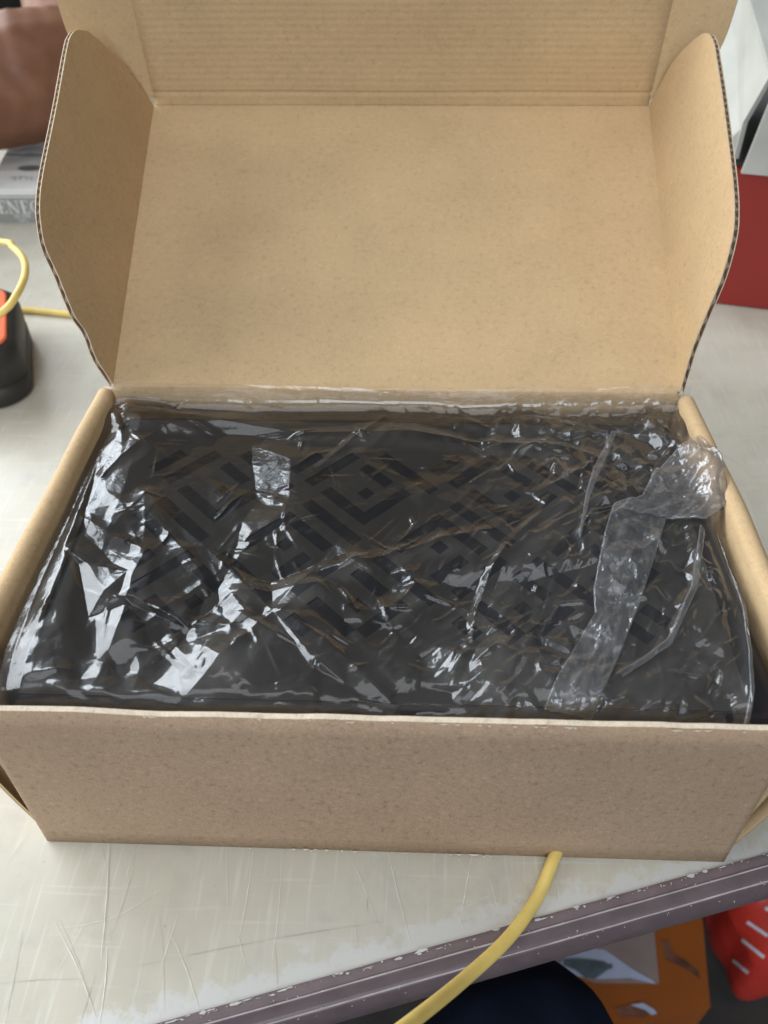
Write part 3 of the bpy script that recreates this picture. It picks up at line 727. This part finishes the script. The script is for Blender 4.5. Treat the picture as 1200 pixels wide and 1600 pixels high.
strip('fold_strip', [(1118, 838), (1142, 905), (1158, 950), (1168, 1020), (1170, 1080), (1166, 1135)], [(1130, 870), (1152, 925), (1164, 952), (1174, 1020), (1177, 1080), (1174, 1140)], .0010, .05, 99, .0003, (120, 8))

# ---------------------------------------------------------------- yellow network cable
cab = [at(905, 1250, .0031), at(866, 1340, .0034), at_depth(838, 1405, .394), at_depth(792, 1468, .378), at_depth(722, 1533, .355), at_depth(645, 1595, .325), at_depth(560, 1660, .295), at_depth(470, 1730, .27)]
tag(tube('network_cable', cab, .0029, YELLOW), 'yellow cable coming from under the box and hanging over the table edge', 'cable', 'yellow cables')
cab2 = [at(330, 500, .003), at(200, 498, .003), at(112, 491, .003), at(70, 487, .003), at(30, 484, .003), (-.42, .48, .003), (-.50, .55, .003)]
tag(tube('network_cable', cab2, .0028, YELLOW), 'yellow cable lying flat on the table behind the black and orange device', 'cable', 'yellow cables')
cab3 = [at(-160, 560, .03), at(-80, 535, .05), at(0, 490, .064), at(25, 462, .070), at(39, 430, .070), at(37, 405, .064), at(20, 386, .058), at(0, 378, .052), (-.44, .53, .04), (-.52, .5, .02)]
tag(tube('network_cable', cab3, .0028, YELLOW), 'yellow cable curling in a loop above the black and orange device', 'cable', 'yellow cables')

# ---------------------------------------------------------------- black handheld device with orange face, at the left border
dev = empty('handheld_tester', (-.37, .41, 0), 'black rubber cased device with an orange face at the left border', 'device')
def rounded_prism(x0, x1, y0, y1, levels, r0):
    """stack of rounded rectangles: levels = (z, inset)"""
    bm = bmesh.new(); rings = []
    for z, ins in levels:
        r = max(.004, r0 - ins * .3); ring = []
        for (cx, cy, a0) in ((x1 - ins - r, y1 - ins - r, 0), (x0 + ins + r, y1 - ins - r, 90), (x0 + ins + r, y0 + ins + r, 180), (x1 - ins - r, y0 + ins + r, 270)):
            for k in range(9):
                a = R_(a0 + 90 * k / 8); ring.append(bm.verts.new((cx + r * math.cos(a), cy + r * math.sin(a), z)))
        rings.append(ring)
    n = len(rings[0])
    for a, b in zip(rings, rings[1:]):
        for k in range(n): bm.faces.new((a[k], a[(k + 1) % n], b[(k + 1) % n], b[k]))
    bm.faces.new(rings[0][::-1]); bm.faces.new(rings[-1]); return bm
def placed(bm):                                                              # device lies turned on the table
    bm.transform(Matrix.Translation((-.300, .400, 0)) @ Matrix.Rotation(R_(19.6), 4, 'Z')); return bm
bm_obj('case', placed(rounded_prism(-.12, .001, -.058, .058, [(0, .003), (.003, .0005), (.016, .0005), (.0172, .0022), (.0185, .0008), (.034, .0005), (.041, .002), (.045, .0055), (.0465, .009)], .024)), RUBBER, dev, True)
bm_obj('orange_face', placed(rounded_prism(-.108, -.0065, -.045, .045, [(.0455, 0), (.0474, .0004), (.0478, .0016)], .014)), ORANGE, dev, True)

# ---------------------------------------------------------------- printed carton, upper left
CA = R_(4); c0 = np.array([-.4205, .650, 0]); cu = np.array([math.cos(R_(0.6)), math.sin(R_(.6)), 0]); cv = np.array([-.14, .99, 0]); cv /= np.linalg.norm(cv); cz = np.array([0, 0, 1.0])
carton = empty('printed_carton', tuple(c0), 'white and grey printed carton with large serif letters, lying behind the lid', 'carton')
CWD, CDP, CHT = .28, .139, .0362
def cpt(a, b, z): return c0 + cu * a + cv * b + cz * z
q8 = [cpt(a, b, z) for z in (0, CHT) for (a, b) in ((0, 0), (CWD, 0), (CWD, CDP), (0, CDP))]
bm = bmesh.new(); vv = [bm.verts.new(p) for p in q8]
for f in ((3, 2, 1, 0), (4, 5, 6, 7), (0, 1, 5, 4), (1, 2, 6, 5), (2, 3, 7, 6), (3, 0, 4, 7)): bm.faces.new([vv[i] for i in f])
bmesh.ops.bevel(bm, geom=list(bm.edges), offset=.0008, segments=2, affect='EDGES'); bm_obj('carton_body', bm, WHITEC, carton)
front_fr = (c0, cu, cz, -np.cross(cz, cu) * -1)
ffn = np.cross(cu, cz)                                                       # outward of the front face
FF = (c0 + ffn * .0003, cu, cz, ffn); TF = (c0 + cz * (CHT + .0003), cu, cv, cz)
slab('grey_band', [(.001, .0012), (CWD - .001, .0012), (CWD - .001, .0275), (.001, .0275)], FF, 0, .0002, GREYC, carton)
slab('grey_band', [(.001, .0292), (CWD - .001, .0292), (CWD - .001, .0302), (.001, .0302)], FF, 0, .0002, GREYC, carton)
def glyph(ch, x, y, h):
    """serif capitals as polygons in (u, v)"""
    wd = h * .78; st = h * .17; th = h * .06; sf = h * .10
    R = lambda a, b, c, d: [(x + a, y + b), (x + c, y + b), (x + c, y + d), (x + a, y + d)]
    if ch == 'E':
        return [R(0, 0, wd * .8, th), R(sf, th, sf + st, h - th), R(0, h - th, wd * .8, h), R(sf + st, h * .47, wd * .55, h * .53), R(wd * .72, th, wd * .8, h * .26), R(wd * .74, h * .76, wd * .8, h - th), R(wd * .50, h * .38, wd * .55, h * .47), R(wd * .50, h * .53, wd * .55, h * .62)]
    if ch == 'N':
        return [R(0, 0, sf * 2 + th, th), R(sf, th, sf + th, h), [(x + 0, y + h), (x + st * 1.1, y + h), (x + wd, y), (x + wd - st * .9, y)], R(wd - th, th * 2, wd, h - th), R(wd - th - sf, h - th, wd + sf, h)]
    if ch in 'CSA':
        out = []
        if ch == 'A':
            return [[(x, y), (x + th, y), (x + wd * .5, y + h), (x + wd * .42, y + h)], [(x + wd * .38, y + h), (x + wd * .55, y + h), (x + wd, y), (x + wd - st * 1.2, y)], R(wd * .22, h * .3, wd * .7, h * .36)]
        arcs = [(wd * .5, h * .5, wd * .5, h * .5, 40, 320)] if ch == 'C' else [(wd * .36, h * .74, wd * .34, h * .26, 20, 270), (wd * .36, h * .26, wd * .34, h * .26, 90, -160)]
        for cx, cy, rx, ry, a0, a1 in arcs:
            for k in range(14):
                p, q = (R_(a0 + (a1 - a0) * (k + d) / 14) for d in (0, 1)); tk = lambda a: 1 - (.10 + .26 * abs(math.cos(a)))
                out.append([(x + cx + rx * math.cos(p), y + cy + ry * math.sin(p)), (x + cx + rx * math.cos(q), y + cy + ry * math.sin(q)), (x + cx + rx * tk(q) * math.cos(q), y + cy + ry * (.86) * math.sin(q)), (x + cx + rx * tk(p) * math.cos(p), y + cy + ry * .86 * math.sin(p))])
        return out
    return []
def polys(name, pl, frame, z, mat, parent, dz=.0002):
    O, eu, ev, en = [np.array(a, float) for a in frame]; vs = []; fs = []
    for k, p in enumerate(pl):
        b = len(vs)
        for (u_, v_) in p: vs.append(O + eu * u_ + ev * v_ + en * (z + 2e-6 * k))
        fs.append(tuple(range(b, b + len(p))))
    return mesh(name, vs, fs, mat, parent)
xx = -.003
for ch in 'SENECA':
    polys('letter', glyph(ch, xx, .0115, .0135), FF, .0004, SILVER if ch == '' else WHITEC, carton); xx += {'S': .0098, 'E': .0102, 'N': .0132, 'C': .0120, 'A': .011}[ch]
def text_mesh(name, s, size, frame, u0, v0, z, mat, parent):
    cu_ = bpy.data.curves.new(name, 'FONT'); cu_.body = s; cu_.size = size; cu_.resolution_u = 3
    to = bpy.data.objects.new(name, cu_); COL.objects.link(to)
    dg = bpy.context.evaluated_depsgraph_get(); me = bpy.data.meshes.new_from_object(to.evaluated_get(dg)); bpy.data.objects.remove(to)
    O, eu, ev, en = [np.array(a, float) for a in frame]
    for v in me.vertices:
        c = O + eu * (u0 + v.co.x) + ev * (v0 + v.co.y) + en * z; v.co = c
    me.name = name; return link(name, me, mat, parent)
text_mesh('small_lettering', 'SILVER', .0058, FF, .021, .0066, .0005, WHITEC, carton)
text_mesh('small_lettering', "100's", .0050, FF, .0235, .0022, .0005, WHITEC, carton)
# silver landscape print on the top
def wob(u0, u1, v, amp, n, seed): r = np.random.default_rng(seed); return [(u0 + (u1 - u0) * i / n, v + r.uniform(-amp, amp)) for i in range(n + 1)]
polys('silver_print', [[(.002, .046)] + [(CWD - .01, .046)] + wob(CWD - .01, .002, .082, .004, 24, 4)], TF, .0002, SILVER, carton)
polys('dark_line_print', [wob(.002, CWD - .01, .083, .0012, 30, 5) + wob(CWD - .01, .002, .090, .002, 30, 6)], TF, .0004, GREYC, carton)
polys('silver_print', [wob(.002, CWD - .01, .095, .0012, 30, 15) + wob(CWD - .01, .012, .108, .005, 30, 16)], TF, .0004, SILVER, carton)
polys('oval_print', [[(.035 + .0125 * math.cos(a), .051 + .0068 * math.sin(a)) for a in np.linspace(0, 6.28, 25)[:-1]]], TF, .0006, DKGREY, carton)
text_mesh('small_lettering', '"STYL"', .011, TF, .018, .022, .0004, GREYC, carton)

# ---------------------------------------------------------------- red carton and white carton, upper right
rc = empty('red_carton', (.36, .56, 0), 'dark red carton standing on the table right of the lid, under the white box', 'carton')
ra = math.atan2(-.0100, .0427); ru = np.array([math.cos(ra), math.sin(ra), 0]); rv = np.array([-math.sin(ra), math.cos(ra), 0]); r0 = np.array([.2240, .5155, 0])
bm = bmesh.new()
vv = [bm.verts.new(r0 + ru * a + rv * b + np.array([0, 0, z])) for z in (.0004, .116) for a, b in ((0, 0), (.34, 0), (.34, .24), (0, .24))]
for f in ((3, 2, 1, 0), (4, 5, 6, 7), (0, 1, 5, 4), (1, 2, 6, 5), (2, 3, 7, 6), (3, 0, 4, 7)): bm.faces.new([vv[i] for i in f])
bmesh.ops.bevel(bm, geom=list(bm.edges), offset=.0015, segments=2, affect='EDGES'); bm_obj('carton_body', bm, REDC, rc)
wc = empty('white_box', (.36, .56, .1165), 'scuffed white corrugated box with a gaping corner, stacked on the dark red carton', 'box')
def wp(px, py, d): return unp_rv(px, py, d)
def unp_rv(px, py, off):                                                    # meet the upright plane parallel to the red front
    d = ray(px, py); P0 = r0 + rv * off; t = ((P0 - CAM) @ rv) / (d @ rv); return CAM + d * t
def quad_slab(name, pts, n, t, mat, parent):
    pts = [np.array(p, float) for p in pts]; n = np.array(n, float); m = len(pts)
    vs = pts + [p - n * t for p in pts]
    return mesh(name, vs, [tuple(range(m)), tuple(range(m, 2 * m))[::-1]] + [(i, m + i, m + (i + 1) % m, (i + 1) % m) for i in range(m)], mat, parent)
zb = .1166
F0 = lambda a, b, z: r0 + ru * a + rv * b + np.array([0, 0, z])
# front panel, its left edge leaning away so that the corner gapes
quad_slab('front_panel', [F0(.043, -.004, zb), F0(.30, -.004, zb), F0(.30, .003, .186), F0(.052, .003, .186)], -rv, .004, OFFW, wc)
quad_slab('side_panel', [F0(.012, .010, zb), F0(.036, .008, zb + .006), F0(.036, .010, .150), F0(.046, .008, .186), F0(.022, .10, .222), F0(.000, .15, .222), F0(.0, .15, zb)], np.array([-.98, -.2, 0]), .004, OFFW, wc)
quad_slab('top_flap', [F0(.046, .006, .188), F0(.30, .006, .188), F0(.30, .085, .2225), F0(.022, .085, .2225)], np.array([0, -.4, .9]), .004, OFFW, wc)
quad_slab('top_panel', [F0(.020, .087, .2235), F0(.30, .087, .2235), F0(.30, .24, .230), F0(.010, .24, .230)], np.array([0, 0, 1.]), .004, OFFW, wc)
quad_slab('back_panel', [F0(.01, .238, zb), F0(.30, .238, zb), F0(.30, .238, .225), F0(.01, .238, .225)], rv, .004, OFFW, wc)
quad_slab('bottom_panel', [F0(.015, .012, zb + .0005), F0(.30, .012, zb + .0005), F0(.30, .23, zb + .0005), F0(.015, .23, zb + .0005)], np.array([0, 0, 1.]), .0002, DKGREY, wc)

# ---------------------------------------------------------------- person across the table: bent arm and dark shirt
def skin(name, chain, mat, parent=None, root=0, lvl=2, branches=()):
    """chain: (x,y,z,r) joints in a line; branches: list of (index, joints)"""
    vs = [Vector(c[:3]) for c in chain]; rr = [c[3] for c in chain]; es = [(i, i + 1) for i in range(len(chain) - 1)]
    for b, pts in branches:
        prev = b
        for c in pts: vs.append(Vector(c[:3])); rr.append(c[3]); es.append((prev, len(vs) - 1)); prev = len(vs) - 1
    me = bpy.data.meshes.new(name); me.from_pydata(vs, es, []); o = link(name, me, None, parent)
    o.modifiers.new('skin', 'SKIN'); sub = o.modifiers.new('sub', 'SUBSURF'); sub.levels = lvl; sub.render_levels = lvl
    for i, r in enumerate(rr): me.skin_vertices[0].data[i].radius = (r if not isinstance(r, tuple) else r[0], r if not isinstance(r, tuple) else r[1]); me.skin_vertices[0].data[i].use_root = (i == root)
    dg = bpy.context.evaluated_depsgraph_get(); m2 = bpy.data.meshes.new_from_object(o.evaluated_get(dg)); o.modifiers.clear(); o.data = m2; m2.name = name; m2.materials.clear(); m2.materials.append(mat)
    m2.polygons.foreach_set('use_smooth', [True] * len(m2.polygons)); return o
def flesh(name, chains, mat, parent=None, voxel=.004, it=6):
    bm = bmesh.new()
    for ch in chains:
        for a, b in zip(ch, ch[1:]):
            A, B = Vector(a[:3]), Vector(b[:3]); n = max(2, int((B - A).length / (min(a[3], b[3]) * .3)))
            for k in range(n + 1):
                t = k / n; bmesh.ops.create_icosphere(bm, subdivisions=2, radius=a[3] + (b[3] - a[3]) * t, matrix=Matrix.Translation(A.lerp(B, t)))
    me = bpy.data.meshes.new(name); bm.to_mesh(me); bm.free(); o = link(name, me, None, parent)
    r = o.modifiers.new('remesh', 'REMESH'); r.mode = 'VOXEL'; r.voxel_size = voxel
    q = o.modifiers.new('smooth', 'SMOOTH'); q.factor = .5; q.iterations = it
    dg = bpy.context.evaluated_depsgraph_get(); m2 = bpy.data.meshes.new_from_object(o.evaluated_get(dg)); o.modifiers.clear(); o.data = m2; m2.name = name
    m2.materials.clear(); m2.materials.append(mat); m2.polygons.foreach_set('use_smooth', [True] * len(m2.polygons)); return o
helper = empty('person', (-.55, 1.0, 0), 'person in a black shirt with a bare bent arm resting behind the printed carton', 'person')
def ad(px, py, dep, r): p = at_depth(px, py, dep); return (float(p[0]), float(p[1]), float(p[2]), r)
arm = [ad(40, -420, 1.22, .060), ad(48, -220, 1.15, .050), ad(62, -60, 1.06, .033), ad(100, 40, .99, .042), ad(125, 100, .93, .058), ad(40, 122, .91, .066), ad(-60, 145, .89, .062), ad(-170, 190, .86, .048), ad(-270, 235, .83, .033), ad(-310, 255, .82, .030), ad(-370, 285, .80, .034)]
fing = [[ad(-375, 262, .80, .013), ad(-420, 290, .79, .010), ad(-450, 315, .78, .009), ad(-465, 338, .78, .008)], [ad(-380, 278, .80, .013), ad(-420, 312, .785, .010), ad(-452, 342, .775, .009), ad(-468, 365, .775, .008)], [ad(-375, 295, .80, .013), ad(-405, 332, .78, .010), ad(-437, 366, .77, .009), ad(-452, 387, .77, .008)], [ad(-365, 308, .80, .012), ad(-390, 345, .775, .009), ad(-412, 378, .765, .008), ad(-420, 393, .765, .007)], [ad(-320, 280, .81, .016), ad(-330, 315, .79, .012), ad(-355, 345, .775, .010), ad(-370, 362, .77, .009)]]
flesh('arm', [arm] + fing, SKIN, helper)
skin('shirt', [(-.62, 1.22, -.2, .16), (-.62, 1.22, .1, .165), (-.62, 1.20, .38, .16), (-.62, 1.18, .55, .08)], SHIRT, helper, 1, 2, [(2, [ad(20, -480, 1.28, .075), ad(45, -330, 1.2, .070)])])

# ---------------------------------------------------------------- photographer's leg below the table edge
K = at_depth(815, 1668, .58); kk_ = lambda x, y, z, r: (float(K[0] + x), float(K[1] + y), float(K[2] + z), r)
leg = flesh('person', [[kk_(.01, -.42, -.02, .095), kk_(.006, -.26, -.004, .088), kk_(0, -.10, .0, .078), kk_(0, 0, 0, .072), kk_(0, .004, -.05, .062), kk_(0, -.015, -.16, .058), kk_(0, -.02, -.34, .044), kk_(0, -.02, -.395, .040)], [kk_(0, -.03, -.395, .042), kk_(0, .05, -.405, .036), kk_(.005, .14, -.412, .030)]], NAVY, None, .006, 8)
tag(leg, 'person in dark navy trousers, only a bent knee seen below the table edge', 'person')

# ---------------------------------------------------------------- things on the floor under the edge
ob = empty('orange_carton', (.25, .15, -.72), 'orange printed carton with a pale picture panel, on the floor under the table edge', 'carton')
zt = -.56
tops = [at(px, py, zt) for px, py in ((820, 1610), (985, 1604), (1100, 1581), (1110, 1574), (1098, 1440), (1085, 1380), (860, 1400), (760, 1480))]
n = len(tops); vs = [tuple(p) for p in tops] + [(p[0], p[1], -.7195) for p in tops]
mesh('carton_body', vs, [tuple(range(n))] + [tuple(range(n, 2 * n))[::-1]] + [(i, n + i, n + (i + 1) % n, (i + 1) % n) for i in range(n)], ORANGEC, ob)
def floor_print(name, pts, mat, k):
    q = [at(px, py, zt + .0006 * k) for px, py in pts]; mesh(name, q, [tuple(range(len(q)))], mat, ob)
floor_print('taupe_panel', [(930, 1536), (1030, 1537), (1022, 1450), (1018, 1400), (870, 1420), (830, 1500)], PINKPR, 1)
floor_print('pale_panel', [(935, 1530), (985, 1528), (1025, 1538), (1020, 1532), (990, 1515), (945, 1484), (930, 1482), (880, 1496), (870, 1520)], PALEPR, 2)
floor_print('fish_print', [(880, 1498), (905, 1497), (930, 1500), (944, 1502), (950, 1506), (956, 1506), (958, 1512), (948, 1516), (940, 1522), (930, 1529), (915, 1528), (898, 1515), (880, 1508)], FISHPR, 3)
floor_print('fish_eye_print', [(937 + 4 * math.cos(a), 1508 + 5 * math.sin(a)) for a in np.linspace(0, 6.28, 13)[:-1]], DKGREY, 4)
floor_print('plum_print', [(962, 1575), (985, 1570), (1000, 1574), (1015, 1584), (1005, 1590), (985, 1588), (970, 1590)], PURPR, 2)
floor_print('pale_print', [(985, 1570), (1005, 1567), (1022, 1577), (1027, 1584), (1018, 1586), (1008, 1578)], PALEPR, 3)
floor_print('plum_print', [(1032, 1470), (1045, 1468), (1052, 1490), (1070, 1500), (1090, 1516), (1094, 1530), (1080, 1520), (1060, 1508), (1040, 1500)], PURPR, 1)

rb = empty('red_bag', (.42, .22, -.72), 'bright red bag with white dashes on the floor right of the orange carton', 'bag')
bm = bmesh.new(); bmesh.ops.create_uvsphere(bm, u_segments=64, v_segments=40, radius=1)
for v in bm.verts:
    x, y, z = v.co; sq = lambda a: math.copysign(abs(a) ** .62, a)
    f = 1 + .035 * math.sin(7 * x + 3 * z) + .03 * math.sin(9 * y - 4 * x)
    v.co = Vector((.445 + .085 * sq(x) * f, .260 + .115 * sq(y) * f, -.600 + .119 * sq(z) * f))
bag = bm_obj('bag_body', bm, REDBAG, rb, True)
dg = bpy.context.evaluated_depsgraph_get()
from mathutils.bvhtree import BVHTree
tree = BVHTree.FromObject(bag, dg)
for a, b in (((1168, 1440), (1200, 1462)), ((1160, 1468), (1194, 1495)), ((1146, 1500), (1170, 1520)), ((1196, 1418), (1222, 1436))):
    A, B = np.array(a, float), np.array(b, float); d = (B - A) / np.linalg.norm(B - A); nn = np.array([-d[1], d[0]]) * 2.6; vs = []; ok = True
    for k in range(9):
        for sgn in (-1, 1):
            q = A + (B - A) * k / 8 + nn * sgn; h = tree.ray_cast(Vector(CAM), Vector(ray(*q)))
            if h[0] is None: ok = False; break
            vs.append(h[0] + h[1] * .0008)
        if not ok: break
    if ok: mesh('white_dash', vs, [(2 * i, 2 * i + 1, 2 * i + 3, 2 * i + 2) for i in range(8)], WHITEPR, rb)
